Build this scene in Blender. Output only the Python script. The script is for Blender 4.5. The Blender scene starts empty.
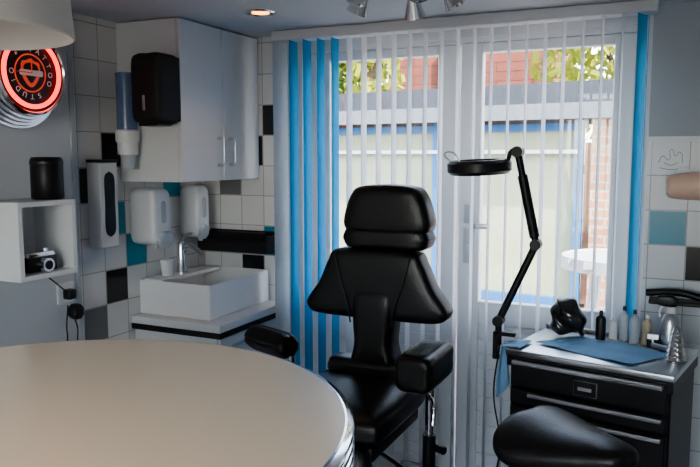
import bpy,bmesh,math,random
from mathutils import Vector,Euler,Matrix
random.seed(7)
SC=bpy.context.scene
rad=math.radians
# ---------------------------------------------------------------- materials
def mat(name,col,rough=.5,metal=0,emit=None,es=0,noise=0,nscale=20,bump=0,bscale=60,trans=0,coat=0,alpha=1):
    m=bpy.data.materials.new(name);m.use_nodes=True;nt=m.node_tree;b=nt.nodes['Principled BSDF']
    b.inputs['Base Color'].default_value=(*col,1);b.inputs['Roughness'].default_value=rough;b.inputs['Metallic'].default_value=metal
    b.inputs['Coat Weight'].default_value=coat;b.inputs['Alpha'].default_value=alpha
    b.inputs['Transmission Weight'].default_value=trans
    if emit: b.inputs['Emission Color'].default_value=(*emit,1);b.inputs['Emission Strength'].default_value=es
    tc=nt.nodes.new('ShaderNodeTexCoord')
    if noise:
        n=nt.nodes.new('ShaderNodeTexNoise');n.inputs['Scale'].default_value=nscale;n.inputs['Detail'].default_value=5
        nt.links.new(tc.outputs['Object'],n.inputs['Vector'])
        mx=nt.nodes.new('ShaderNodeMix');mx.data_type='RGBA'
        mx.inputs[6].default_value=(*[c*(1-noise) for c in col],1);mx.inputs[7].default_value=(*[min(1,c*(1+noise)) for c in col],1)
        nt.links.new(n.outputs['Fac'],mx.inputs[0]);nt.links.new(mx.outputs[2],b.inputs['Base Color'])
    if bump:
        n2=nt.nodes.new('ShaderNodeTexNoise');n2.inputs['Scale'].default_value=bscale;n2.inputs['Detail'].default_value=4
        nt.links.new(tc.outputs['Object'],n2.inputs['Vector'])
        bp=nt.nodes.new('ShaderNodeBump');bp.inputs['Strength'].default_value=bump;bp.inputs['Distance'].default_value=.01
        nt.links.new(n2.outputs['Fac'],bp.inputs['Height']);nt.links.new(bp.outputs[0],b.inputs['Normal'])
    return m
def tilemat(name,axis,ox,oz,w,h,c1,c2,grout):
    m=bpy.data.materials.new(name);m.use_nodes=True;nt=m.node_tree;b=nt.nodes['Principled BSDF']
    tc=nt.nodes.new('ShaderNodeTexCoord');s=nt.nodes.new('ShaderNodeSeparateXYZ');c=nt.nodes.new('ShaderNodeCombineXYZ')
    nt.links.new(tc.outputs['Object'],s.inputs[0])
    def sub(out,o):
        a=nt.nodes.new('ShaderNodeMath');a.operation='SUBTRACT';a.inputs[1].default_value=o;nt.links.new(out,a.inputs[0]);return a.outputs[0]
    nt.links.new(sub(s.outputs[axis],ox),c.inputs[0]);nt.links.new(sub(s.outputs[2],oz),c.inputs[1])
    br=nt.nodes.new('ShaderNodeTexBrick');br.offset=0;br.squash=1
    br.inputs['Scale'].default_value=1;br.inputs['Brick Width'].default_value=w;br.inputs['Row Height'].default_value=h
    br.inputs['Mortar Size'].default_value=.002;br.inputs['Mortar Smooth'].default_value=.1
    br.inputs['Color1'].default_value=(*c1,1);br.inputs['Color2'].default_value=(*c2,1);br.inputs['Mortar'].default_value=(*grout,1)
    nt.links.new(c.outputs[0],br.inputs['Vector']);nt.links.new(br.outputs['Color'],b.inputs['Base Color'])
    bp=nt.nodes.new('ShaderNodeBump');bp.invert=True;bp.inputs['Strength'].default_value=.5;bp.inputs['Distance'].default_value=.002
    nt.links.new(br.outputs['Fac'],bp.inputs['Height']);nt.links.new(bp.outputs[0],b.inputs['Normal'])
    b.inputs['Roughness'].default_value=.25
    return m
def blindmat(name,col,tr=.5):
    m=bpy.data.materials.new(name);m.use_nodes=True;nt=m.node_tree;nt.nodes.clear()
    o=nt.nodes.new('ShaderNodeOutputMaterial');d=nt.nodes.new('ShaderNodeBsdfDiffuse');t=nt.nodes.new('ShaderNodeBsdfTranslucent');x=nt.nodes.new('ShaderNodeMixShader')
    tc=nt.nodes.new('ShaderNodeTexCoord');n=nt.nodes.new('ShaderNodeTexNoise');n.inputs['Scale'].default_value=40;nt.links.new(tc.outputs['Object'],n.inputs['Vector'])
    mx=nt.nodes.new('ShaderNodeMix');mx.data_type='RGBA';mx.inputs[6].default_value=(*[c*.9 for c in col],1);mx.inputs[7].default_value=(*col,1)
    nt.links.new(n.outputs['Fac'],mx.inputs[0]);nt.links.new(mx.outputs[2],d.inputs[0]);nt.links.new(mx.outputs[2],t.inputs[0])
    x.inputs[0].default_value=tr;nt.links.new(d.outputs[0],x.inputs[1]);nt.links.new(t.outputs[0],x.inputs[2]);nt.links.new(x.outputs[0],o.inputs[0])
    return m
def glassmat(name,col=(1,1,1),gl=.06):
    m=bpy.data.materials.new(name);m.use_nodes=True;nt=m.node_tree;nt.nodes.clear()
    o=nt.nodes.new('ShaderNodeOutputMaterial');d=nt.nodes.new('ShaderNodeBsdfTransparent');t=nt.nodes.new('ShaderNodeBsdfGlossy');x=nt.nodes.new('ShaderNodeMixShader')
    d.inputs[0].default_value=(*col,1);t.inputs['Roughness'].default_value=.03
    x.inputs[0].default_value=gl;nt.links.new(d.outputs[0],x.inputs[1]);nt.links.new(t.outputs[0],x.inputs[2]);nt.links.new(x.outputs[0],o.inputs[0])
    return m
M={}
M['paint']=mat('paint_white',(.60,.62,.65),.6,noise=.03,nscale=4)
M['paintR']=mat('paint_grey',(.50,.54,.58),.6,noise=.03,nscale=4)
M['ceil']=mat('ceiling_paint',(.60,.64,.69),.7,noise=.02,nscale=3)
M['floor']=mat('floor_vinyl',(.10,.10,.11),.4,noise=.2,nscale=6)
M['tL']=tilemat('tiles_left',1,2.18,.812,.13,.148,(.78,.78,.77),(.72,.72,.72),(.40,.40,.40))
M['tB']=tilemat('tiles_back',0,-1.88,.812,.13,.148,(.78,.78,.77),(.72,.72,.72),(.40,.40,.40))
M['tR']=tilemat('tiles_right',0,-.115,1.66-.135*20,.135,.135,(.70,.72,.74),(.65,.67,.69),(.36,.37,.39))
M['tBlack']=mat('tile_black',(.012,.013,.016),.2)
M['tGrey']=mat('tile_grey',(.20,.21,.22),.25)
M['tTeal']=mat('tile_teal',(.03,.27,.38),.25)
M['lam']=mat('white_laminate',(.74,.77,.79),.35)
M['pvc']=mat('white_pvc',(.80,.82,.84),.35)
M['cer']=mat('white_ceramic',(.88,.88,.87),.25)
M['chrome']=mat('chrome',(.75,.76,.78),.12,1)
M['steel']=mat('brushed_steel',(.62,.64,.67),.3,1)
M['alu']=mat('aluminium_handle',(.62,.63,.65),.3,1)
M['blk']=mat('black_plastic',(.008,.008,.010),.38)
M['blksat']=mat('black_satin_plastic',(.010,.010,.011),.6)
M['blkm']=mat('black_metal',(.010,.010,.012),.4,.3)
M['leather']=mat('black_leather',(.003,.003,.004),.36,bump=.10,bscale=120)
M['cream']=mat('cream_tabletop',(.95,.82,.64),.24,noise=.015,nscale=3)
M['shade']=mat('cream_lampshade',(.74,.71,.67),.4)
M['red']=mat('red_neon',(.9,.05,.04),.4,emit=(1,.06,.045),es=1.8)
M['face']=mat('clock_face',(.01,.01,.012),.3)
M['redpaint']=mat('red_print',(.55,.05,.03),.4,emit=(1,.12,.05),es=.2)
M['whiteprint']=mat('white_print',(.8,.8,.8),.4)
M['bulb']=mat('warm_bulb',(1,.6,.3),.4,emit=(1,.36,.09),es=3.0)
M['blueclear']=mat('blue_clear_plastic',(.14,.22,.38),.2,alpha=.95)
M['whitepl']=mat('white_plastic',(.78,.80,.82),.3)
M['clearpl']=mat('frosted_plastic',(.6,.66,.72),.2,alpha=.75)
M['cloth']=mat('blue_paper_cloth',(.28,.52,.78),.8,bump=.3,bscale=25)
M['orange']=mat('peach_shade',(.92,.64,.50),.4)
M['teal']=blindmat('teal_fabric',(.10,.46,.76),.5)
M['wslat']=blindmat('white_fabric',(.84,.86,.88),.5)
M['glass']=glassmat('window_glass')
M['lens']=glassmat('lens_glass',(.85,.9,.95),.15)
M['wood']=mat('fence_wood',(.16,.09,.06),.8,noise=.4,nscale=8)
M['pave']=mat('paving',(.32,.27,.24),.9,noise=.3,nscale=5)
M['tarp']=mat('pale_tarp',(.38,.42,.29),.7,noise=.25,nscale=2,bump=.5,bscale=5)
M['bluefr']=mat('blue_frame',(.03,.16,.42),.5)
M['roof']=mat('dark_roofing',(.045,.052,.065),.8,noise=.3,nscale=5)
M['leaf']=blindmat('leaves',(.34,.38,.06),.45)
M['leafd']=blindmat('leaves_dark',(.08,.14,.05),.35)
M['bark']=mat('bark',(.10,.07,.05),.9,noise=.3)
M['greyw']=mat('grey_weathered',(.16,.18,.20),.8,noise=.2)
M['tabw']=mat('weathered_table',(.50,.51,.52),.7,noise=.15)
def brick(name,c1,c2,g,w,h):
    m=tilemat(name,0,0,0,w,h,c1,c2,g)
    for n in m.node_tree.nodes:
        if n.type=='TEX_BRICK': n.offset=.5;n.inputs['Mortar Size'].default_value=.008
    m.node_tree.nodes['Principled BSDF'].inputs['Roughness'].default_value=.9
    return m
M['brick']=brick('brick',(.50,.24,.13),(.42,.19,.11),(.45,.40,.35),.22,.07)
M['cladding']=brick('red_cladding',(.22,.07,.045),(.18,.055,.04),(.06,.02,.02),3.0,.16)
# ---------------------------------------------------------------- geometry helpers
def link(name,me,m,smooth=False):
    o=bpy.data.objects.new(name,me);SC.collection.objects.link(o)
    if m is not None: me.materials.append(m)
    if smooth:
        for p in me.polygons:p.use_smooth=True
    return o
def box(name,x0,x1,y0,y1,z0,z1,m,bev=0,seg=3):
    bm=bmesh.new();bmesh.ops.create_cube(bm,size=1)
    for v in bm.verts: v.co=Vector(((x0+x1)/2+v.co.x*(x1-x0),(y0+y1)/2+v.co.y*(y1-y0),(z0+z1)/2+v.co.z*(z1-z0)))
    if bev: bmesh.ops.bevel(bm,geom=bm.edges[:],offset=bev,segments=seg,profile=.5,affect='EDGES')
    me=bpy.data.meshes.new(name);bm.to_mesh(me);bm.free()
    o=link(name,me,m,bool(bev) and seg>2)
    return o
def lathe(name,prof,m,loc=(0,0,0),seg=48,rot=None,smooth=True):
    vs=[];fs=[];n=len(prof)
    for i in range(seg):
        a=2*math.pi*i/seg
        for r,z in prof: vs.append((r*math.cos(a),r*math.sin(a),z))
    for i in range(seg):
        j=(i+1)%seg
        for k in range(n-1): fs.append((i*n+k,j*n+k,j*n+k+1,i*n+k+1))
    me=bpy.data.meshes.new(name);me.from_pydata(vs,[],fs)
    bm=bmesh.new();bm.from_mesh(me);bmesh.ops.remove_doubles(bm,verts=bm.verts,dist=1e-6);bmesh.ops.recalc_face_normals(bm,faces=bm.faces);bm.to_mesh(me);bm.free()
    o=link(name,me,m)
    o.location=loc
    if rot:o.rotation_euler=rot
    if smooth:
        for p in me.polygons:p.use_smooth=True
        mo=o.modifiers.new('es','EDGE_SPLIT');mo.split_angle=rad(35)
    return o
def cyl(name,p0,p1,r,m,r2=None,seg=24):
    p0=Vector(p0);p1=Vector(p1);d=p1-p0;L=d.length;r2=r if r2 is None else r2
    o=lathe(name,[(0,0),(r,0),(r2,L),(0,L)],m,p0,seg)
    o.rotation_euler=d.to_track_quat('Z','Y').to_euler()
    return o
def tube(name,pts,r,m,smooth=True,cyclic=False):
    cu=bpy.data.curves.new(name,'CURVE');cu.dimensions='3D';cu.bevel_depth=r;cu.bevel_resolution=4;cu.use_fill_caps=True
    if smooth:
        s=cu.splines.new('BEZIER');s.bezier_points.add(len(pts)-1)
        for b,p in zip(s.bezier_points,pts): b.co=p;b.handle_left_type=b.handle_right_type='AUTO'
    else:
        s=cu.splines.new('POLY');s.points.add(len(pts)-1)
        for b,p in zip(s.points,pts): b.co=(*p,1)
    s.use_cyclic_u=cyclic
    o=bpy.data.objects.new(name+'_c',cu);SC.collection.objects.link(o)
    bpy.context.view_layer.update()
    me=bpy.data.meshes.new_from_object(o.evaluated_get(bpy.context.evaluated_depsgraph_get()))
    bpy.data.objects.remove(o)
    return link(name,me,m,True)
def spline(pts,n=8):
    out=[];N=len(pts)
    for i in range(N):
        p0,p1,p2,p3=[Vector(pts[(i+k-1)%N]) for k in range(4)]
        for j in range(n):
            t=j/n
            out.append(.5*((2*p1)+(-p0+p2)*t+(2*p0-5*p1+4*p2-p3)*t*t+(-p0+3*p1-3*p2+p3)*t**3))
    return out
def cushion(name,outl,T,m,p=3,loc=(0,0,0),rot=(0,0,0),n=8,rings=14,fn=None,c=None):
    """pillow in local XZ plane, thickness along Y"""
    P=spline(outl,n);N=len(P)
    if c is None: c=(sum(q[0] for q in P)/N,sum(q[1] for q in P)/N)
    c=Vector(c)
    vs=[];fs=[];rows=[]
    ang=[math.pi/2*i/rings for i in range(rings+1)]
    sd=[]
    for a in ang: sd.append((math.cos(a)**(2/p),-math.sin(a)**(2/p)))   # front: from rim to centre
    prof=[(s,d) for s,d in reversed(sd)]+[(s,-d) for s,d in sd[1:]]
    for s,d in prof:
        row=[]
        for q in P:
            w=c+(q-c)*s;v=Vector((w.x,d*T/2,w.y))
            if fn: v=fn(v)
            row.append(len(vs));vs.append(v)
        rows.append(row)
    for a,b in zip(rows[:-1],rows[1:]):
        for i in range(N):
            j=(i+1)%N;fs.append((a[i],a[j],b[j],b[i]))
    me=bpy.data.meshes.new(name);me.from_pydata(vs,[],fs)
    bm=bmesh.new();bm.from_mesh(me);bmesh.ops.remove_doubles(bm,verts=bm.verts,dist=1e-5);bmesh.ops.recalc_face_normals(bm,faces=bm.faces);bm.to_mesh(me);bm.free()
    o=link(name,me,m,True);o.location=loc;o.rotation_euler=rot
    return o
def group(name,parts,loc=(0,0,0),rot=(0,0,0)):
    e=bpy.data.objects.new(name,None);SC.collection.objects.link(e);e.location=loc;e.rotation_euler=rot;e.empty_display_size=.1
    for p in parts:p.parent=e
    return e
def joined(name,boxes,m):
    """boxes list (x0,x1,y0,y1,z0,z1) as one mesh"""
    vs=[];fs=[]
    for (x0,x1,y0,y1,z0,z1) in boxes:
        k=len(vs);vs+=[(x,y,z) for x in(x0,x1) for y in(y0,y1) for z in(z0,z1)]
        fs+=[tuple(k+i for i in f) for f in((0,1,3,2),(4,6,7,5),(0,4,5,1),(2,3,7,6),(0,2,6,4),(1,5,7,3))]
    me=bpy.data.meshes.new(name);me.from_pydata(vs,[],fs)
    return link(name,me,m)
def rrect(w,h,r,cx=0,cz=0):
    a,b=w/2,h/2
    return [(cx-a+r,cz-b),(cx,cz-b),(cx+a-r,cz-b),(cx+a,cz-b+r),(cx+a,cz),(cx+a,cz+b-r),(cx+a-r,cz+b),(cx,cz+b),(cx-a+r,cz+b),(cx-a,cz+b-r),(cx-a,cz),(cx-a,cz-b+r)]
# ---------------------------------------------------------------- room shell
CE=2.17
box('floor',-2.5,1.7,-2.2,3.22,-.1,0,M['floor'])
box('ceiling',-2.5,1.7,-2.2,3.22,CE,CE+.12,M['ceil'])
box('wall_left_tiled',-2.44,-2.24,2.11,3.22,0,CE,M['tL'])
box('wall_left',-2.44,-2.20,-2.2,2.11,0,CE,M['paint'])
box('trim_left_corner',-2.235,-2.193,2.105,2.125,0,CE,M['paintR'])
box('wall_back_tiled',-2.24,-1.74,3.02,3.22,0,CE,M['tB'])
box('wall_back_lower',-.13,1.6,3.02,3.22,0,1.66,M['tR'])
box('wall_back_upper',-.13,1.6,3.02,3.22,1.66,CE,M['paintR'])
box('wall_back_lintel',-1.74,-.13,3.02,3.22,2.10,CE,M['pvc'])
box('trim_tile_edge',-.13,1.6,3.008,3.02,1.655,1.675,M['pvc'])
box('wall_right',1.6,1.7,-2.2,3.22,0,CE,M['paint'])
# rear wall, unseen; opening added to let sky light in
joined('wall_rear',[(-2.44,-1.2,-2.2,-2.1,0,CE),(.6,1.6,-2.2,-2.1,0,CE),(-1.2,.6,-2.2,-2.1,0,.9),(-1.2,.6,-2.2,-2.1,2.0,CE)],M['paint'])
# accent tiles
def acc(name,lst,side,m):
    bs=[]
    for a,z in lst:
        if side=='L': bs.append((-2.24,-2.237,a+.003,a+.127,z+.003,z+.145))
        elif side=='B': bs.append((a+.003,a+.127,3.017,3.02,z+.003,z+.145))
        else: bs.append((a+.003,a+.132,3.017,3.02,z+.003,z+.132))
    return joined(name,bs,m)
zz=lambda k:.812+.148*k
yy=lambda k:2.18+.13*k
xx=lambda k:-1.88+.13*k
parts=[acc('black_tiles_left',[(yy(1),zz(5)),(yy(1),zz(1)),(yy(2),zz(-2)),(yy(0),zz(4))],'L',M['tBlack']),
 acc('grey_tiles_left',[(yy(0),zz(0))],'L',M['tGrey']),
 acc('teal_tiles_left',[(yy(2),zz(2)),(yy(4),zz(4)),(yy(1),zz(3))],'L',M['tTeal']),
 acc('black_tiles_back',[(xx(0),zz(6)),(xx(-1),zz(5)),(xx(-1),zz(1))],'B',M['tBlack']),
 acc('grey_tiles_back',[(xx(-2),zz(4))],'B',M['tGrey']),
 acc('teal_tiles_back',[(xx(0),zz(2))],'B',M['tTeal']),
 acc('teal_tile_right',[(-.115,1.66-.405)],'R',M['tTeal']),
 acc('black_tile_right',[(.02,1.66-.54)],'R',M['tBlack'])]
parts.append(acc('print_tile_right',[(-.115,1.66-.135)],'R',M['whitepl']))
parts.append(tube('print_motif',[(-.09,3.016,1.575),(-.075,3.016,1.60),(-.055,3.016,1.585),(-.045,3.016,1.625),(-.03,3.016,1.60),(-.018,3.016,1.615),(-.005,3.016,1.575)],.001,M['tGrey']))
parts.append(tube('print_motif_b',[(-.085,3.016,1.555),(-.045,3.016,1.548),(-.0,3.016,1.556)],.001,M['tGrey']))
parts.append(tube('print_motif_c',[(-.07,3.016,1.575),(-.05,3.016,1.565),(-.02,3.016,1.575)],.001,M['tGrey']))
group('trim_accent_tiles',parts)
# ---------------------------------------------------------------- french doors
def door(name,x0,x1,gx0,gx1,knob):
    y0,y1=3.06,3.11;g0,g1=.96,2.04
    ps=[box('stile_a',x0,gx0,y0,y1,.06,2.08,M['pvc'],.004,1),box('stile_b',gx1,x1,y0,y1,.06,2.08,M['pvc'],.004,1),
        box('rail_top',gx0,gx1,y0,y1,g1,2.08,M['pvc'],.003,1),box('rail_mid',gx0,gx1,y0,y1,g0-.1,g0,M['pvc'],.003,1),
        box('rail_bottom',gx0,gx1,y0,y1,.06,.2,M['pvc'],.003,1),
        box('glass',gx0,gx1,3.083,3.087,g0,g1,M['glass']),
        joined('louvre_panel',[(gx0,gx1,3.075,3.095,.2+k*.066,.2+k*.066+.055) for k in range(10)],M['pvc']),
        box('panel_back',gx0,gx1,3.085,3.10,.2,.86,M['pvc'])]
    if knob: ps+=[box('handle_plate',knob-.02,knob+.02,3.048,3.06,1.13,1.39,M['steel'],.004),
        cyl('handle_stub',(knob,3.05,1.30),(knob,3.00,1.30),.009,M['steel']),
        box('handle_lever',knob-.012,knob+.11,2.992,3.008,1.289,1.311,M['steel'],.005),
        cyl('lock_cylinder',(knob,3.05,1.20),(knob,3.035,1.20),.012,M['steel'])]
    return group(name,ps)
door('door_1',-1.66,-.905,-1.53,-1.0,None)
door('door_2',-.895,-.19,-.80,-.27,-.85)
joined('trim_door_frame',[(-1.74,-1.665,3.03,3.14,0,2.1),(-.185,-.13,3.03,3.14,0,2.1),(-1.665,-.185,3.03,3.14,2.082,2.1),(-1.665,-.185,3.03,3.14,0,.055)],M['pvc'])
# vertical blinds
def slat(x,ang,col):
    w=.089;a=rad(ang);n=4
    vs=[];fs=[]
    for i in range(n+1):
        t=(i/n-.5);bow=.006*(1-4*t*t)
        dx=math.cos(a)*t*w-math.sin(a)*bow;dy=math.sin(a)*t*w+math.cos(a)*bow
        vs+=[(x+dx,2.925+dy,.10),(x+dx,2.925+dy,2.125)]
    for i in range(n): fs.append((2*i,2*i+2,2*i+3,2*i+1))
    me=bpy.data.meshes.new('slat');me.from_pydata(vs,[],fs)
    return link('slat_teal' if col=='teal' else 'slat_white',me,M['teal' if col=='teal' else 'wslat'],True)
bl=[];N=23
for i in range(N):
    x=-1.722+i*(1.562/(N-1))
    col='teal' if i in(1,2,3,4,22) else 'w'
    ang=70 if i==0 else 93 if i<5 else 97 if i<17 else 90 if i<22 else 66
    bl.append(slat(x,ang,col))
bl.append(box('rail',-1.745,-.11,2.885,2.965,2.125,2.169,M['pvc'],.004,1))
bl.append(tube('chain',[(-.145,2.94,2.12),(-.145,2.945,1.2),(-.14,2.95,.8)],.002,M['whitepl']))
group('vertical_blinds',bl)
# ---------------------------------------------------------------- outside
box('ground',-14,12,3.23,20,-.2,-.1,M['pave'])
def tree(name,x,y,z,rx,rz,n,m,trunk=True):
    vs=[];fs=[]
    for i in range(n):
        while True:
            p=Vector((random.uniform(-1,1),random.uniform(-1,1),random.uniform(-1,1)))
            if .35<p.length<1:break
        p=Vector((p.x*rx,p.y*rx*.7,p.z*rz));q=Euler((random.random()*6,random.random()*6,random.random()*6)).to_matrix();s=random.uniform(.04,.10)
        k=len(vs)
        for c in((-1,-.5,0),(1,-.5,0),(1,.5,0),(-1,.5,0)): vs.append(p+q@(Vector(c)*s))
        fs.append((k,k+1,k+2,k+3))
    me=bpy.data.meshes.new(name);me.from_pydata(vs,[],fs)
    f=link('foliage',me,m);ps=[f]
    ps.append(cyl('trunk',(0,0,-z-.1),(0,0,0),.12,M['bark'],.06))
    for k in range(5):
        a=k*1.3;ps.append(cyl('branch_%d'%k,(0,0,-.3*rz),(math.cos(a)*rx*.7,math.sin(a)*rx*.4,rz*.6),.04,M['bark'],.01,8))
    return group(name,ps,(x,y,z))
tree('leafy_tree',-.9,11.0,3.2,1.25,1.5,2000,M['leaf'])
tree('leafy_tree',-5.6,11.0,3.0,1.1,1.8,2200,M['leafd'])
tree('leafy_tree',.9,12.5,3.0,1.3,1.6,2000,M['leaf'])
tree('leafy_tree',-4.6,10.6,3.1,.6,1.0,700,M['leaf'])
# neighbouring house with red cladding
group('neighbour_house',[box('wall_cladding',-5.0,-2.2,12.4,16,-.1,4.6,M['cladding']),
  box('wall_brick',-5.0,-2.2,12.35,12.4,-.1,1.9,M['brick']),
  box('gutter',-5.1,-2.1,12.25,12.4,4.5,4.6,M['greyw']),
  box('window_frame',-4.0,-3.4,12.3,12.4,2.3,3.4,M['pvc']),box('window_pane',-3.93,-3.47,12.29,12.31,2.37,3.33,M['roof'])])
# garden fence
fb=[]
for i in range(60): fb.append((-8+i*.2,-8+i*.2+.185,8.3,8.33,-.1,1.75))
fb.append((-8,4,8.33,8.37,.3,.4));fb.append((-8,4,8.33,8.37,1.4,1.5))
joined('garden_fence',fb,M['wood'])
# shed / canopy with tarp and blue frame, turned slightly
ps=[box('roof_slab',-2.6,2.4,-.25,1.8,1.92,2.16,M['roof']),box('fascia',-2.62,2.42,-.28,-.25,1.88,2.0,M['greyw']),
    box('tarp',-1.55,.84,.02,.05,.45,1.80,M['tarp'])]
for x in(-1.6,-.35,.88): ps.append(box('blue_post',x-.03,x+.03,-.04,.02,-.1,1.88,M['bluefr']))
ps.append(box('blue_rail_top',-1.6,.88,-.03,.01,1.80,1.86,M['bluefr']))
ps.append(box('blue_rail_low',-1.6,.88,-.03,.01,.38,.45,M['bluefr']))
ps.append(box('white_rail',-2.4,.88,-.06,-.03,1.62,1.65,M['pvc']))
ps.append(box('brick_pier',.98,1.5,-.05,.4,-.1,1.9,M['brick']))
ps.append(box('side_wall',-2.5,-1.65,.3,.36,-.1,1.9,M['wood']))
ps.append(box('low_wall',-1.6,.88,.1,.3,-.1,.36,M['wood']))
group('garden_shed',ps,(-1.62,6.0,0),(0,0,rad(-7)))
# slatted round garden table
ps=[]
for k in range(7):
    y=-.3+k*.1;w=math.sqrt(max(.02,.36**2-y*y));ps.append(box('slat_%d'%k,-w,w,y-.042,y+.042,.7,.725,M['tabw']))
ps.append(lathe('rim',[(.35,.68),(.37,.68),(.37,.73),(.35,.73),(.35,.68)],M['tabw'],seg=40))
for a in range(4):
    c,s=math.cos(a*1.57+.78),math.sin(a*1.57+.78);ps.append(cyl('leg_%d'%a,(.33*c,.33*s,0),(.22*c,.22*s,.7),.018,M['tabw'],seg=10))
gt=group('garden_table',ps,(-.30,4.6,-.1));gt.scale=(1,1,1.5)
# ---------------------------------------------------------------- wall cabinet
cx0,cx1,cy0,cy1,cz0,cz1=-2.238,-1.92,2.42,3.015,1.49,2.165
def bowhandle(n,y):
    return tube(n,[(-1.902,y,1.56),(-1.872,y,1.565),(-1.868,y,1.60),(-1.868,y,1.64),(-1.872,y,1.675),(-1.902,y,1.68)],.006,M['alu'])
group('wall_cabinet',[box('carcass',cx0,cx1,cy0,cy1,cz0,cz1,M['lam']),
  box('cabinet_door_a',-1.919,-1.901,2.42,2.716,1.49,2.163,M['lam'],.002,1),box('cabinet_door_b',-1.919,-1.901,2.720,3.015,1.49,2.163,M['lam'],.002,1),
  bowhandle('handle_a',2.675),bowhandle('handle_b',2.762)])
# paper towel dispenser
group('paper_towel_dispenser',[cushion('body',rrect(.15,.28,.025),.15,M['blksat'],p=6,loc=(0,-.07,.15)),
  box('back_plate',-.07,.07,-.015,0,.02,.28,M['blk'],.004,1),box('paper_slot',-.05,.05,-.12,-.04,0,.014,M['blkm']),
  box('window_strip',-.006,.006,-.150,-.142,.06,.12,M['steel'],.002,1)],(-1.972,2.42,1.722))
# cup dispenser
group('cup_dispenser',[cyl('tube',(0,0,.10),(0,0,.36),.042,M['blueclear']),lathe('collar',[(.045,.08),(.05,.09),(.05,.13),(.045,.135),(.0,.135)],M['whitepl']),
  cyl('lower_tube',(0,0,.03),(0,0,.09),.043,M['whitepl']),cyl('cup',(0,0,-.03),(0,0,.04),.026,M['clearpl'],.036),cyl('cap',(0,0,.36),(0,0,.37),.044,M['blueclear']),
  box('bracket',-.02,.02,.035,.06,.1,.3,M['whitepl'])],(-2.138,2.36,1.575))
# soap dispensers
def soap(y,s,w=1):
    return group('soap_dispenser',[cushion('body',[(-.05*w,.02),(0,.0),(.05*w,.02),(.058*w,.10),(.058*w,.18),(.05*w,.245),(0,.26),(-.05*w,.245),(-.058*w,.18),(-.058*w,.1)],.15*s,M['whitepl'],p=6,loc=(0,-.06,0)),
      box('back_plate',-.045*w,.045*w,-.01,0,.02,.24,M['whitepl']),
      cushion('push_lever',rrect(.085*w,.07,.02,0,.03),.03,M['clearpl'],p=4,loc=(0,-.135*s,0),rot=(rad(12),0,0)),
      cushion('level_window',rrect(.03,.10,.01,0,.15),.012,M['clearpl'],p=4,loc=(0,-.06-.073*s,0)),
      cyl('nozzle',(0,-.09,-.015),(0,-.09,.02),.012,M['clearpl'])],(-2.239,y,1.20),(0,0,rad(90)))
soap(2.53,1.05,1.1);soap(2.86,.75,.85)
# glove box holder
group('glove_box_dispenser',[box('case',0,.075,0,.10,0,.36,M['whitepl'],.004,1),
  cushion('black_opening',rrect(.055,.27,.025),.012,M['blk'],loc=(.076,.05,.18),rot=(0,0,rad(90))),
  box('black_lip',.0,.078,-.002,.102,.352,.366,M['blk'],.003,1)],(-2.239,2.22,1.22))
# wall socket with plugs
group('wall_socket',[box('plate',0,.012,0,.085,0,.085,M['whitepl'],.004,1),box('plug',.012,.05,.02,.06,.02,.06,M['blk'],.008),
  cushion('adapter',rrect(.05,.06,.015,.05,-.03),.05,M['blk'],p=4,loc=(.05,0,0),rot=(0,0,rad(90))),
  tube('cord',[(.04,.05,-.05),(.045,.06,-.12),(.02,.05,-.18),(.02,.03,-.12),(.04,.02,.0)],.003,M['blk']),
  tube('cord_b',[(.04,.02,.05),(.03,-.02,.09),(.02,-.05,.12),(.012,-.09,.16)],.003,M['blk'])],(-2.20,2.0,1.02))
# ---------------------------------------------------------------- vanity, sink
ps=[box('carcass',-2.235,-1.785,2.475,3.01,.08,.83,M['lam']),box('plinth',-2.23,-1.83,2.5,3.0,0,.08,M['blk']),
  box('worktop',-2.239,-1.755,2.455,3.015,.848,.882,M['lam'],.002,1),box('worktop_edge',-2.239,-1.757,2.457,3.013,.822,.848,M['blk'])]
for k,(a,b) in enumerate([(.64,.815),(.37,.63),(.09,.36)]):
    ps.append(box('drawer_%d'%k,-1.784,-1.768,2.478,3.008,a,b,M['lam'],.002,1))
    ps.append(box('drawer_pull_%d'%k,-1.768,-1.756,2.56,2.93,b-.05,b-.036,M['alu'],.003,1))
group('vanity_cabinet',ps)
# basin (hollow)
bm=bmesh.new();bmesh.ops.create_cube(bm,size=1)
for v in bm.verts:v.co=Vector((v.co.x*.39,v.co.y*.49,v.co.z*.16))
top=[f for f in bm.faces if f.normal.z>.9]
r=bmesh.ops.inset_region(bm,faces=top,thickness=.014)
bmesh.ops.translate(bm,verts=list({v for f in top for v in f.verts}),vec=(0,0,-.12))
for v in {v for f in top for v in f.verts}: v.co.x*=.85;v.co.y*=.88
bmesh.ops.bevel(bm,geom=[e for e in bm.edges],offset=.004,segments=3,affect='EDGES')
me=bpy.data.meshes.new('basin');bm.to_mesh(me);bm.free();b=link('basin',me,M['cer'],False);b.location=(-2.04,2.755,.963)
fa=[b,lathe('tap_base',[(0,0),(.028,0),(.028,.008),(.024,.012),(.021,.13),(.017,.15),(0,.155)],M['chrome'],(-2.165,2.73,1.04)),
 tube('tap_spout',[(-2.165,2.73,1.14),(-2.13,2.725,1.175),(-2.08,2.72,1.17),(-2.03,2.715,1.14)],.012,M['chrome']),
 tube('tap_lever',[(-2.165,2.73,1.19),(-2.14,2.72,1.22),(-2.08,2.71,1.24)],.007,M['chrome']),
 box('tap_deck',-2.225,-2.12,2.53,2.98,1.025,1.042,M['cer'],.003,1)]
group('wash_basin',fa)
group('paper_cup',[lathe('cup',[(0,0),(.024,0),(.032,.075),(.034,.077),(.030,.076),(.023,.004),(0,.004)],M['whitepl'])],(-2.17,2.63,1.044))
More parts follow.
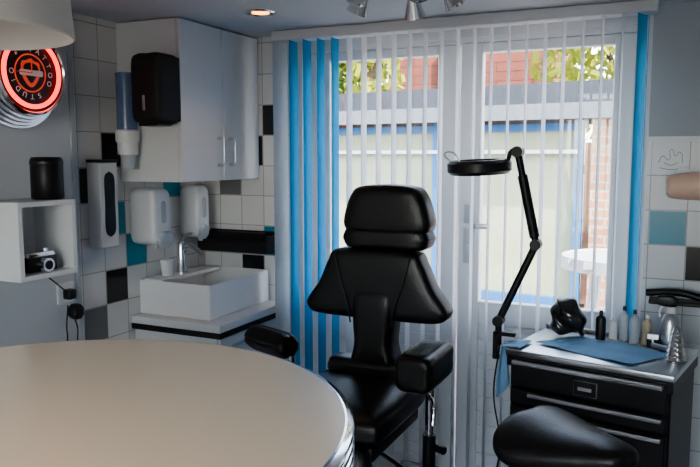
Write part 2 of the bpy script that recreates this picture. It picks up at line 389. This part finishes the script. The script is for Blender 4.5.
# black wall shelf over basin
group('wall_shelf',[box('tray_back',-2.2,-1.79,3.005,3.016,1.13,1.23,M['blk'],.003,1),box('tray_base',-2.2,-1.79,2.91,3.01,1.13,1.142,M['blk'],.003,1),
  box('tray_front',-2.2,-1.79,2.90,2.912,1.13,1.19,M['blk'],.003,1),box('tray_end_l',-2.2,-2.188,2.905,3.01,1.13,1.215,M['blk'],.003,1),box('tray_end_r',-1.802,-1.79,2.905,3.01,1.13,1.215,M['blk'],.003,1),
  cyl('black_roll',(-2.17,2.955,1.195),(-1.83,2.955,1.195),.034,M['blkm'])])
# ---------------------------------------------------------------- cube shelf on left wall
S=.27;t=.018
group('cube_shelf',[box('top',0,.2,0,.25,S-t,S,M['lam'],.002,1),box('bottom',0,.2,0,.25,0,t,M['lam'],.002,1),
 box('side_a',0,.2,0,t,t,S-t,M['lam']),box('side_b',0,.2,.25-t,.25,t,S-t,M['lam']),box('back',0,.008,t,.25-t,t,S-t,M['lam'])],(-2.20,1.675,1.175))
group('smart_speaker',[lathe('body',[(0,0),(.052,0),(.056,.006),(.056,.14),(.05,.15),(0,.151)],M['blkm']),lathe('ring',[(.057,.125),(.0575,.13),(.057,.135)],M['blk'])],(-2.08,1.875,1.446))
# toy camera in shelf
group('vintage_camera',[box('body',-.02,.025,-.065,.065,0,.055,M['blk'],.006),box('top_plate',-.018,.022,-.06,.06,.05,.07,M['chrome'],.005),
 cyl('lens',(.02,0,.026),(.055,0,.026),.024,M['chrome']),cyl('lens_glass',(.05,0,.026),(.057,0,.026),.016,M['blk']),cyl('knob',(0,.035,.066),(0,.035,.08),.009,M['chrome'])],(-2.06,1.80,1.194))
# neon clock
def ringtext():
    out=[]
    txt='TATTOO STUDIO * '
    for i,chh in enumerate(txt):
        if chh==' ':continue
        a=math.pi/2-2*math.pi*i/len(txt)
        cu=bpy.data.curves.new('letter','FONT');cu.body=chh;cu.size=.026;cu.align_x='CENTER';cu.align_y='CENTER';cu.extrude=.0008
        o=bpy.data.objects.new('letter',cu);SC.collection.objects.link(o);bpy.context.view_layer.update()
        me=bpy.data.meshes.new_from_object(o.evaluated_get(bpy.context.evaluated_depsgraph_get()));bpy.data.objects.remove(o)
        o=link('letter_%d'%i,me,M['whiteprint']);o.location=(.082*math.cos(a),.082*math.sin(a),.094);o.rotation_euler=(0,0,a-math.pi/2);out.append(o)
    return out
prof=[(0,0),(.195,0)]
for k in range(5):
    r=.195-k*.011;z=.012+k*.016
    prof+=[(r,z),(r+.001,z+.003),(r-.002,z+.012),(r-.011,z+.013)]
prof+=[(.148,.10),(.140,.105),(.136,.10),(.136,.088),(0,.088)]
ck=[lathe('chrome_case',prof,M['chrome'],seg=64),lathe('face_disc',[(0,.0885),(.136,.0885),(.136,.0895),(0,.0895)],M['face'],seg=48),
 lathe('neon_ring',[(.118+.008*math.cos(a*math.pi/6),.099+.008*math.sin(a*math.pi/6)) for a in range(13)],M['red'],seg=64),
 lathe('inner_ring',[(.062,.0895),(.065,.0915),(.068,.0895)],M['redpaint']),
 # badge: shield, inner field and banner
 cushion('badge_shield',[(-.038,.036),(-.02,.042),(0,.05),(.02,.042),(.038,.036),(.04,.0),(.025,-.032),(0,-.05),(-.025,-.032),(-.04,0)],.003,M['redpaint'],loc=(0,0,.091),rot=(rad(-90),0,0)),
 cushion('badge_inner',[(-.028,.026),(0,.036),(.028,.026),(.028,.0),(0,-.036),(-.028,0)],.003,M['face'],loc=(0,0,.0925),rot=(rad(-90),0,0)),
 cushion('badge_banner',rrect(.10,.020,.006),.003,M['whiteprint'],loc=(0,0,.0942),rot=(rad(-90),0,0)),
 box('hour_hand',-.002,.002,0,.05,.096,.0975,M['redpaint']),box('minute_hand',-.065,0,-.0015,.0015,.098,.0995,M['redpaint'])]+ringtext()
cg=group('neon_wall_clock',ck,(-2.199,1.85,1.892),Matrix(((0,0,1),(1,0,0),(0,1,0))).to_euler())
# ---------------------------------------------------------------- bar table
tp=[lathe('table_top',[(0,1.062),(.605,1.062),(.608,1.096),(.603,1.1),(0,1.1)],M['cream'],seg=128)]
pr=[(.58,1.018)]
for k in range(4):
    z=1.020+k*.020
    pr+=[(.609,z),(.62,z+.004),(.622,z+.009),(.62,z+.014),(.609,z+.018)]
pr+=[(.608,1.099),(.603,1.099)]
tp.append(lathe('chrome_edge',pr,M['chrome'],seg=128))
tp.append(lathe('underside',[(0,1.02),(.59,1.02),(.59,1.06),(0,1.06)],M['blk'],seg=64))
tp.append(lathe('pedestal',[(0,.03),(.05,.03),(.045,.1),(.045,.98),(.12,1.02),(0,1.02)],M['chrome']))
tp.append(lathe('foot',[(0,0),(.30,0),(.30,.012),(.12,.04),(0,.05)],M['chrome'],seg=64))
group('bar_table',tp,(-1.11,.93,0))
# pendant lamp above table
LZ=1.818
group('pendant_lamp',[lathe('shade',[(.20,0),(.203,.002),(.19,.16),(.16,.20),(.05,.23),(.02,.25),(0,.25),(0,.245),(.04,.225),(.155,.195),(.186,.158),(.197,.004),(.20,0)],M['shade'],seg=64),
 cyl('cord',(0,0,.25),(0,0,CE-LZ),.004,M['blk'],seg=8),lathe('canopy',[(0,CE-LZ-.03),(.04,CE-LZ-.025),(.05,CE-LZ-.001),(0,CE-LZ-.001)],M['shade'])],(-1.20,.89,LZ))
# ---------------------------------------------------------------- treatment chair
L=M['leather']
ch=[]
ch.append(cushion('headrest',[(-.12,1.315),(0,1.305),(.12,1.315),(.163,1.345),(.16,1.40),(.135,1.465),(.10,1.492),(0,1.50),(-.10,1.492),(-.135,1.465),(-.16,1.40),(-.163,1.345)],.13,L,p=5,loc=(.04,.01,0)))
ch.append(cushion('headrest_roll',rrect(.33,.075,.03,0,1.308),.135,L,p=5,loc=(.04,.005,0)))
ch.append(cushion('backrest_wings',[(-.15,1.262),(0,1.272),(.15,1.262),(.185,1.22),(.222,1.14),(.268,1.075),(.275,1.045),(.24,1.018),(.1,1.012),(0,1.01),(-.1,1.012),(-.24,1.018),(-.275,1.045),(-.268,1.075),(-.222,1.14),(-.185,1.22)],.12,L,p=6,c=(0,1.10)))
ch.append(cushion('backrest_waist',[(-.075,1.12),(0,1.14),(.075,1.12),(.08,1.0),(.075,.92),(.095,.84),(.10,.81),(0,.80),(-.10,.81),(-.095,.84),(-.075,.92),(-.08,1.0)],.13,L,p=4,loc=(0,-.008,0)))
ch.append(cushion('lumbar_pad',rrect(.36,.08,.03,0,.825),.10,L,p=4,loc=(0,-.03,0)))
# piping seams
ch.append(tube('seam_l',[(-.145,-.06,1.245),(-.12,-.064,1.15),(-.09,-.066,1.06),(-.08,-.066,1.0)],.003,L))
ch.append(tube('seam_r',[(.145,-.06,1.245),(.12,-.064,1.15),(.09,-.066,1.06),(.08,-.066,1.0)],.003,L))
ch.append(cushion('seat',[(-.17,-.24),(0,-.25),(.17,-.24),(.2,-.2),(.205,0),(.2,.2),(.16,.24),(0,.25),(-.16,.24),(-.2,.2),(-.205,0),(-.2,-.2)],.11,L,p=4,loc=(0,-.24,.765),rot=(rad(-90),0,0)))
ch.append(cushion('legrest',rrect(.34,.42,.06),.09,L,p=4,loc=(0,-.50,.53),rot=(rad(-14),0,0)))
ch.append(box('seat_frame',-.17,.17,-.44,-.02,.66,.71,M['blkm'],.01))
ch.append(box('back_bracket',-.04,.04,.03,.07,.64,1.30,M['blkm'],.006))
ch.append(cyl('column',(0,-.2,.06),(0,-.2,.66),.055,M['blkm']))
ch.append(cyl('column_upper',(0,-.2,.4),(0,-.2,.665),.04,M['chrome']))
ch.append(box('base_plate',-.30,.30,-.42,.22,.015,.06,M['blkm'],.015))
for sx in(-1,1):
    ch.append(box('base_outrigger',sx*.24-.04,sx*.24+.04,-.5,.28,.0,.03,M['blkm'],.008))
# right arm (straight) and left arm (swung out)
ch.append(cushion('armrest_pad_r',rrect(.125,.12,.02),.27,L,p=8,loc=(.24,-.16,.905)))
ch.append(cyl('arm_post_r',(.25,-.14,.50),(.25,-.14,.855),.014,M['chrome']))
ch.append(cyl('arm_sleeve_r',(.25,-.14,.50),(.25,-.14,.66),.022,M['blkm']))
ch.append(box('arm_mount_r',.14,.28,-.17,-.11,.50,.54,M['blkm'],.006))
ch.append(cyl('arm_knob_r',(.265,-.14,.62),(.31,-.16,.62),.014,M['blk']))
ch.append(tube('arm_lever_r',[(.25,-.15,.80),(.28,-.19,.78),(.285,-.21,.72)],.008,M['chrome']))
ch.append(cushion('armrest_pad_l',rrect(.10,.095,.03),.25,L,p=7,loc=(-.445,-.02,.878),rot=(0,0,rad(68))))
ch.append(cyl('arm_post_l',(-.33,-.06,.50),(-.33,-.06,.845),.014,M['chrome']))
ch.append(box('arm_mount_l',-.35,-.14,-.09,-.03,.50,.54,M['blkm'],.006))
ch.append(cyl('height_lever',(.10,-.25,.62),(.30,-.33,.58),.007,M['chrome']))
group('tattoo_chair',ch,(-.993,2.37,0))
# ---------------------------------------------------------------- tool trolley
w,d,h=.56,.40,.92
tr=[box('body',.012,w-.012,.02,d-.01,.09,.86,M['blkm'],.006,1),
 box('steel_top',0,w,0,d,.898,.92,M['steel'],.004),box('top_frame',.004,w-.004,.004,d-.004,.86,.899,M['blk']),
 box('top_lip_back',0,w,d-.012,d,.92,.935,M['steel'],.002,1)]
zs=[.893,.785,.722,.60,.45,.27,.10]
for k in range(6):
    a,b=zs[k+1]+.004,zs[k]-.004
    tr.append(box('drawer_%d'%k,.02,w-.02,.0,.022,a,b,M['blk'],.004,1))
    tr.append(box('pull_%d'%k,(.09 if k else .03),w-.03,-.022,0,b-.018,b-.002,M['alu'],.004,2))
tr.append(box('badge_frame',.245,.325,-.004,0,.800,.853,M['steel'],.002,1));tr.append(box('badge',.248,.322,-.006,-.003,.803,.850,M['blk']));tr.append(box('badge_text',.262,.308,-.008,-.006,.820,.832,M['alu']))
for x in(.06,w-.06):
    for y in(.06,d-.06):
        tr.append(cyl('caster_fork',(x,y,.05),(x,y,.09),.012,M['steel']));tr.append(cyl('caster_wheel',(x-.012,y,.03),(x+.012,y,.03),.03,M['blk']))
TL=(-.545,2.48,0);TR=(0,0,rad(-11))
group('tool_trolley',tr,TL,TR)
tm=Matrix.Translation(TL)@Euler(TR).to_matrix().to_4x4()
def T(x,y,z=.921): return tuple(tm@Vector((x,y,z)))
# paper sheet on top
def sheet(name,corners,m,n=14,amp=.004,seed=1):
    random.seed(seed);a,b,c,dd=[Vector(q) for q in corners];vs=[];fs=[]
    for i in range(n+1):
        for j in range(n+1):
            u,v=i/n,j/n;p=a*(1-u)*(1-v)+b*u*(1-v)+c*u*v+dd*(1-u)*v
            p.z+=amp*(math.sin(u*9+v*3)*.5+math.sin(v*11-u*4)*.4+1)+random.uniform(0,amp*.4);vs.append(p)
    for i in range(n):
        for j in range(n):fs.append((i*(n+1)+j,(i+1)*(n+1)+j,(i+1)*(n+1)+j+1,i*(n+1)+j+1))
    me=bpy.data.meshes.new(name);me.from_pydata(vs,[],fs);o=link(name,me,m,True)
    return o
group('paper_cover',[sheet('sheet',[T(.06,.12),T(.42,.03),T(.50,.25),T(.17,.32)],M['cloth']) ])
# draped blue cloth at the left edge
def drape():
    vs=[];fs=[];n=16;mm=14
    for i in range(n+1):
        u=i/n
        for j in range(mm+1):
            v=j/mm;x=.05-v*.06 if v<.35 else -.008-.02*math.sin(u*12)*v-.012
            z=.928 if v<.35 else .925-(v-.35)*.20*(1+.5*math.sin(u*5+1))
            y=.0+u*.12+.01*math.sin(v*6)
            vs.append(Vector(T(x,y,z)))
    for i in range(n):
        for j in range(mm):fs.append((i*(mm+1)+j,(i+1)*(mm+1)+j,(i+1)*(mm+1)+j+1,i*(mm+1)+j+1))
    me=bpy.data.meshes.new('drape');me.from_pydata(vs,[],fs);return link('drape',me,M['cloth'],True)
group('draped_cloth',[drape()])
def bottle(name,x,y,r,hh,m,capm,neck=.35,caph=.02):
    return group(name,[lathe('body',[(0,0),(r,0),(r,hh*.68),(r*.9,hh*.76),(r*neck,hh*.84),(r*neck,hh*.9),(0,hh*.9)],m,seg=24),
      lathe('cap',[(0,hh*.88),(r*neck*1.25,hh*.88),(r*neck*1.0,hh),(0,hh)],capm,seg=16)],T(x,y))
bottle('ink_bottle',.235,.32,.018,.11,M['blk'],M['blk'])
bottle('green_soap_bottle',.31,.35,.016,.13,M['clearpl'],M['blk'])
bottle('ink_bottle',.352,.33,.017,.125,M['clearpl'],M['blk'])
bottle('ink_bottle',.392,.345,.017,.11,mat('amber_plastic',(.50,.42,.28),.3),M['whitepl'])
bottle('ink_bottle',.27,.36,.015,.085,M['whitepl'],M['whitepl'])
# plastic wrapped bottle bag
def crump(v):
    return v+Vector((math.sin(v.z*90+v.x*40),math.sin(v.x*70+v.z*60),math.sin(v.x*80)))*.006
group('wrapped_wash_bottle',[cushion('bag',[(-.055,0),(0,-.004),(.055,0),(.062,.05),(.045,.10),(.02,.128),(-.03,.135),(-.058,.10),(-.066,.04)],.10,mat('dark_film',(.02,.02,.022),.15,coat=.6),p=2.3,fn=crump)],T(.12,.30,.934))
# spray bottle
group('spray_bottle',[lathe('body',[(0,0),(.03,0),(.032,.01),(.032,.10),(.022,.125),(.014,.135),(0,.135)],M['steel']),
 cyl('collar',(0,0,.13),(0,0,.155),.016,M['whitepl']),cushion('head',[(-.045,.0),(.015,-.005),(.02,.02),(.0,.035),(-.045,.03)],.024,M['blk'],p=3,loc=(0,0,.16)),
 tube('trigger',[(-.02,0,.16),(-.035,0,.14),(-.035,0,.115)],.004,M['whitepl'])],T(.475,.315))
# chrome stacked cups
pr=[(0,0)]
for k in range(7):
    r=.032-k*.0028;z=k*.015;pr+=[(r,z),(r+.003,z+.003),(r,z+.006),(r-.002,z+.014)]
pr+=[(.008,.112),(0,.115)]
group('steel_cup_stack',[lathe('stack',pr,M['chrome'])],T(.522,.19))
group('tattoo_machine',[box('frame',-.02,.02,-.006,.006,.0,.05,M['steel'],.003,1),cyl('coil_a',(-.01,0,.0),(-.01,0,.03),.010,M['blk']),cyl('coil_b',(.012,0,.0),(.012,0,.03),.010,M['blk']),cyl('grip',(.0,-.012,.012),(.05,-.05,.012),.009,M['steel'])],T(.425,.29,.928))
# ---------------------------------------------------------------- magnifier lamp
A0=Vector((-.60,2.60,.99));A1=Vector((-.475,2.62,1.28));A2=Vector((-.545,2.60,1.615));HD=Vector((-.685,2.60,1.56))
lm=[cyl('clamp_post',(-.60,2.60,.90),A0,.012,M['blkm']),box('clamp_bar',-.615,-.535,2.585,2.615,.935,.950,M['blkm'],.003,1),box('clamp_jaw',-.615,-.54,2.585,2.615,.845,.858,M['blkm'],.003,1),box('clamp_back',-.618,-.600,2.585,2.615,.845,.95,M['blkm'],.003,1)]
def arm(n,a,b,r=.012):
    return [cyl(n,a,b,r,M['blkm'])]
lm+=arm('lower_arm',A0,A1,.014)+arm('upper_arm',A1,A2,.013)
for i,p in enumerate((A0,A1,A2)):
    lm.append(cyl('joint_%d'%i,p-Vector((0,.022,0)),p+Vector((0,.022,0)),.020,M['blk']))
lm.append(cyl('spring_cover',A1.lerp(A2,.08),A1.lerp(A2,.75),.018,M['blkm']))
lm.append(tube('yoke',[A2,A2+Vector((-.02,0,.005)),A2+Vector((-.035,0,-.03)),HD+Vector((.09,0,.0))],.008,M['blkm']))
hd=lathe('head_ring',[(.072,-.026),(.105,-.026),(.118,-.014),(.118,.016),(.105,.026),(.072,.026),(.068,0),(.072,-.026)],M['blk'],HD,48);hd.rotation_euler=(rad(3),rad(-2),0);lm.append(hd)
lm.append(lathe('lens',[(0,-.004),(.07,-.002),(.07,.002),(0,.004)],M['lens'],HD,32))
lm.append(tube('grip_wire',[HD+Vector((-.10,-.04,.02)),HD+Vector((-.115,-.06,.045)),HD+Vector((-.07,-.09,.05)),HD+Vector((-.05,-.09,.02))],.003,M['steel']))
lm.append(tube('cable',[A0+Vector((0,.01,0)),(-.60,2.62,.9),(-.62,2.63,.7),(-.59,2.62,.5),(-.64,2.66,.2),(-.62,2.72,.03)],.003,M['blk']))
group('magnifier_lamp',lm)
# ---------------------------------------------------------------- saddle stool
def sad(v):
    v=v.copy();v.y+= -1.1*v.z*v.z*(1 if v.z>0 else .3)+1.3*v.x*v.x
    return v
st=[cushion('saddle',[(-.05,-.17),(0,-.18),(.05,-.17),(.09,-.10),(.14,.0),(.175,.09),(.155,.15),(.08,.17),(0,.165),(-.08,.17),(-.155,.15),(-.175,.09),(-.14,0),(-.09,-.10)],.09,M['leather'],p=3,fn=sad,rot=(rad(90),0,0)) ]
st[0].rotation_euler=(rad(-90),0,rad(60));st[0].location=(0,0,.81)
st.append(lathe('seat_plate',[(0,.70),(.09,.70),(.10,.73),(0,.735)],M['blkm']))
st.append(cyl('gas_spring',(0,0,.30),(0,0,.70),.014,M['chrome']));st.append(cyl('column',(0,0,.10),(0,0,.45),.025,M['blkm']))
for k in range(5):
    a=k*2*math.pi/5+.3;c,s=math.cos(a),math.sin(a)
    st.append(cyl('leg_%d'%k,(0,0,.11),(.25*c,.25*s,.075),.018,M['chrome'],.012));st.append(cyl('caster_%d'%k,(.25*c-.012*s,.25*s+.012*c,.028),(.25*c+.012*s,.25*s-.012*c,.028),.028,M['blk']))
group('saddle_stool',st,(-.245,1.98,0))
# ---------------------------------------------------------------- right wall items
group('wall_rail_shelf',[box('shelf',-.10,.40,2.93,3.018,1.035,1.05,M['blk'],.003,1),tube('hose',[(-.11,2.95,1.075),(0,2.94,1.085),(.15,2.93,1.06),(.35,2.94,1.08)],.014,M['blk'])])
group('wall_lamp',[lathe('shade',[(0,0),(.03,.0),(.042,.012),(.048,.05),(.052,.13),(.050,.13),(.046,.05),(0,.02)],M['orange'],(-.055,2.84,1.49),rot=(0,rad(88),0)),
 cyl('bulb',(-.02,2.84,1.49),(.06,2.84,1.49),.025,M['whitepl']),
 tube('arm',[(-.02,2.84,1.50),(.0,2.90,1.52),(.0,3.01,1.53)],.008,M['whitepl']),lathe('wall_plate',[(0,0),(.03,0),(.028,.015),(0,.015)],M['whitepl'],(.0,3.018,1.53),rot=(rad(90),0,0))])
# ---------------------------------------------------------------- ceiling lights
def spot(x,y):
    return group('recessed_or_fill_spot',[lathe('bezel',[(.035,-.002),(.055,-.006),(.062,-.0005),(.035,-.0005)],M['chrome'],(0,0,0)),
      lathe('lamp',[(0,-.003),(.035,-.003),(.035,-.001),(0,-.001)],M['bulb'])],(x,y,CE))
spot(-1.56,2.50);spot(.6,1.2);spot(-1.3,-.8);spot(.5,-.8);spot(-1.0,.35)  # first spot is the visible fixture; other four added to light the room
cl=[lathe('canopy',[(0,-.03),(.05,-.028),(.06,-.005),(.06,-.001),(0,-.001)],M['chrome'],(0,0,0))]
for k in range(5):
    a=k*2*math.pi/5+.4;c,s=math.cos(a),math.sin(a)
    cl.append(tube('arm_%d'%k,[(0,0,-.02),(.05*c,.05*s,-.05),(.11*c,.11*s,-.06),(.13*c,.13*s,-.09)],.006,M['chrome']))
    o=lathe('spot_head_%d'%k,[(0,0),(.014,0),(.02,-.02),(.034,-.065),(.031,-.065),(.016,-.02),(0,-.018)],M['chrome'],(.13*c,.13*s,-.08));o.rotation_euler=(rad(30*s),rad(-30*c),0);cl.append(o)
    o=lathe('lens_%d'%k,[(0,-.058),(.028,-.058),(.028,-.055),(0,-.055)],M['clearpl'],(.13*c,.13*s,-.08));o.rotation_euler=(rad(30*s),rad(-30*c),0);cl.append(o)
group('ceiling_spot_cluster',cl,(-.77,2.00,CE))
# ---------------------------------------------------------------- lights
def lamp(n,t,loc,e,rot=(0,0,0),**k):
    l=bpy.data.lights.new(n,t);l.energy=e
    for a,b in k.items():setattr(l,a,b)
    o=bpy.data.objects.new(n,l);SC.collection.objects.link(o);o.location=loc;o.rotation_euler=rot;return o
sd=Vector((1.0,-.55,1.0))
lamp('sun','SUN',(4,0,8),11.0,sd.to_track_quat('Z','Y').to_euler(),angle=rad(1),color=(1,.95,.84))
for x,y,e in((.6,1.2,7),(-1.3,-.8,8),(.5,-.8,8),(-1.0,.35,9)):
    lamp('spot_glow','SPOT',(x,y,CE-.02),e,spot_size=rad(125),spot_blend=.9,color=(1,.80,.58),shadow_soft_size=.06)  # fill from the four added spots, warms room and tabletop
lamp('spot_glow','SPOT',(-1.56,2.50,CE-.02),2,spot_size=rad(110),spot_blend=.8,color=(1,.6,.3),shadow_soft_size=.04)
# added fill panel, unseen behind the viewpoint, brightens the room
group('fill_light_panel',[box('frame',-.62,.62,-.32,.32,-.02,-.001,M['pvc'],.003,1),box('fill_surface',-.58,.58,-.28,.28,-.024,-.02,mat('fill_emitter',(.9,.9,.9),.5,emit=(.88,.94,1),es=3.6))],(-.3,-.9,CE))
w=bpy.data.worlds.new('world');SC.world=w;w.use_nodes=True;nt=w.node_tree;bg=nt.nodes['Background']
sk=nt.nodes.new('ShaderNodeTexSky');sk.sky_type='NISHITA';sk.sun_disc=False;sk.sun_elevation=rad(40);sk.sun_rotation=rad(120)
hs=nt.nodes.new('ShaderNodeHueSaturation');hs.inputs['Saturation'].default_value=.55
nt.links.new(sk.outputs[0],hs.inputs['Color']);nt.links.new(hs.outputs[0],bg.inputs[0]);bg.inputs[1].default_value=1.0
SC.view_settings.view_transform='AgX'
try: SC.view_settings.look='AgX - Medium High Contrast'
except Exception: pass
SC.view_settings.exposure=.8
# ---------------------------------------------------------------- camera
cd=bpy.data.cameras.new('camera');cam=bpy.data.objects.new('camera',cd);SC.collection.objects.link(cam)
cam.location=(0,0,1.6);cam.rotation_euler=(rad(83.8),0,rad(25));cd.lens=36.67;cd.sensor_width=36;cd.clip_start=.02
SC.camera=cam
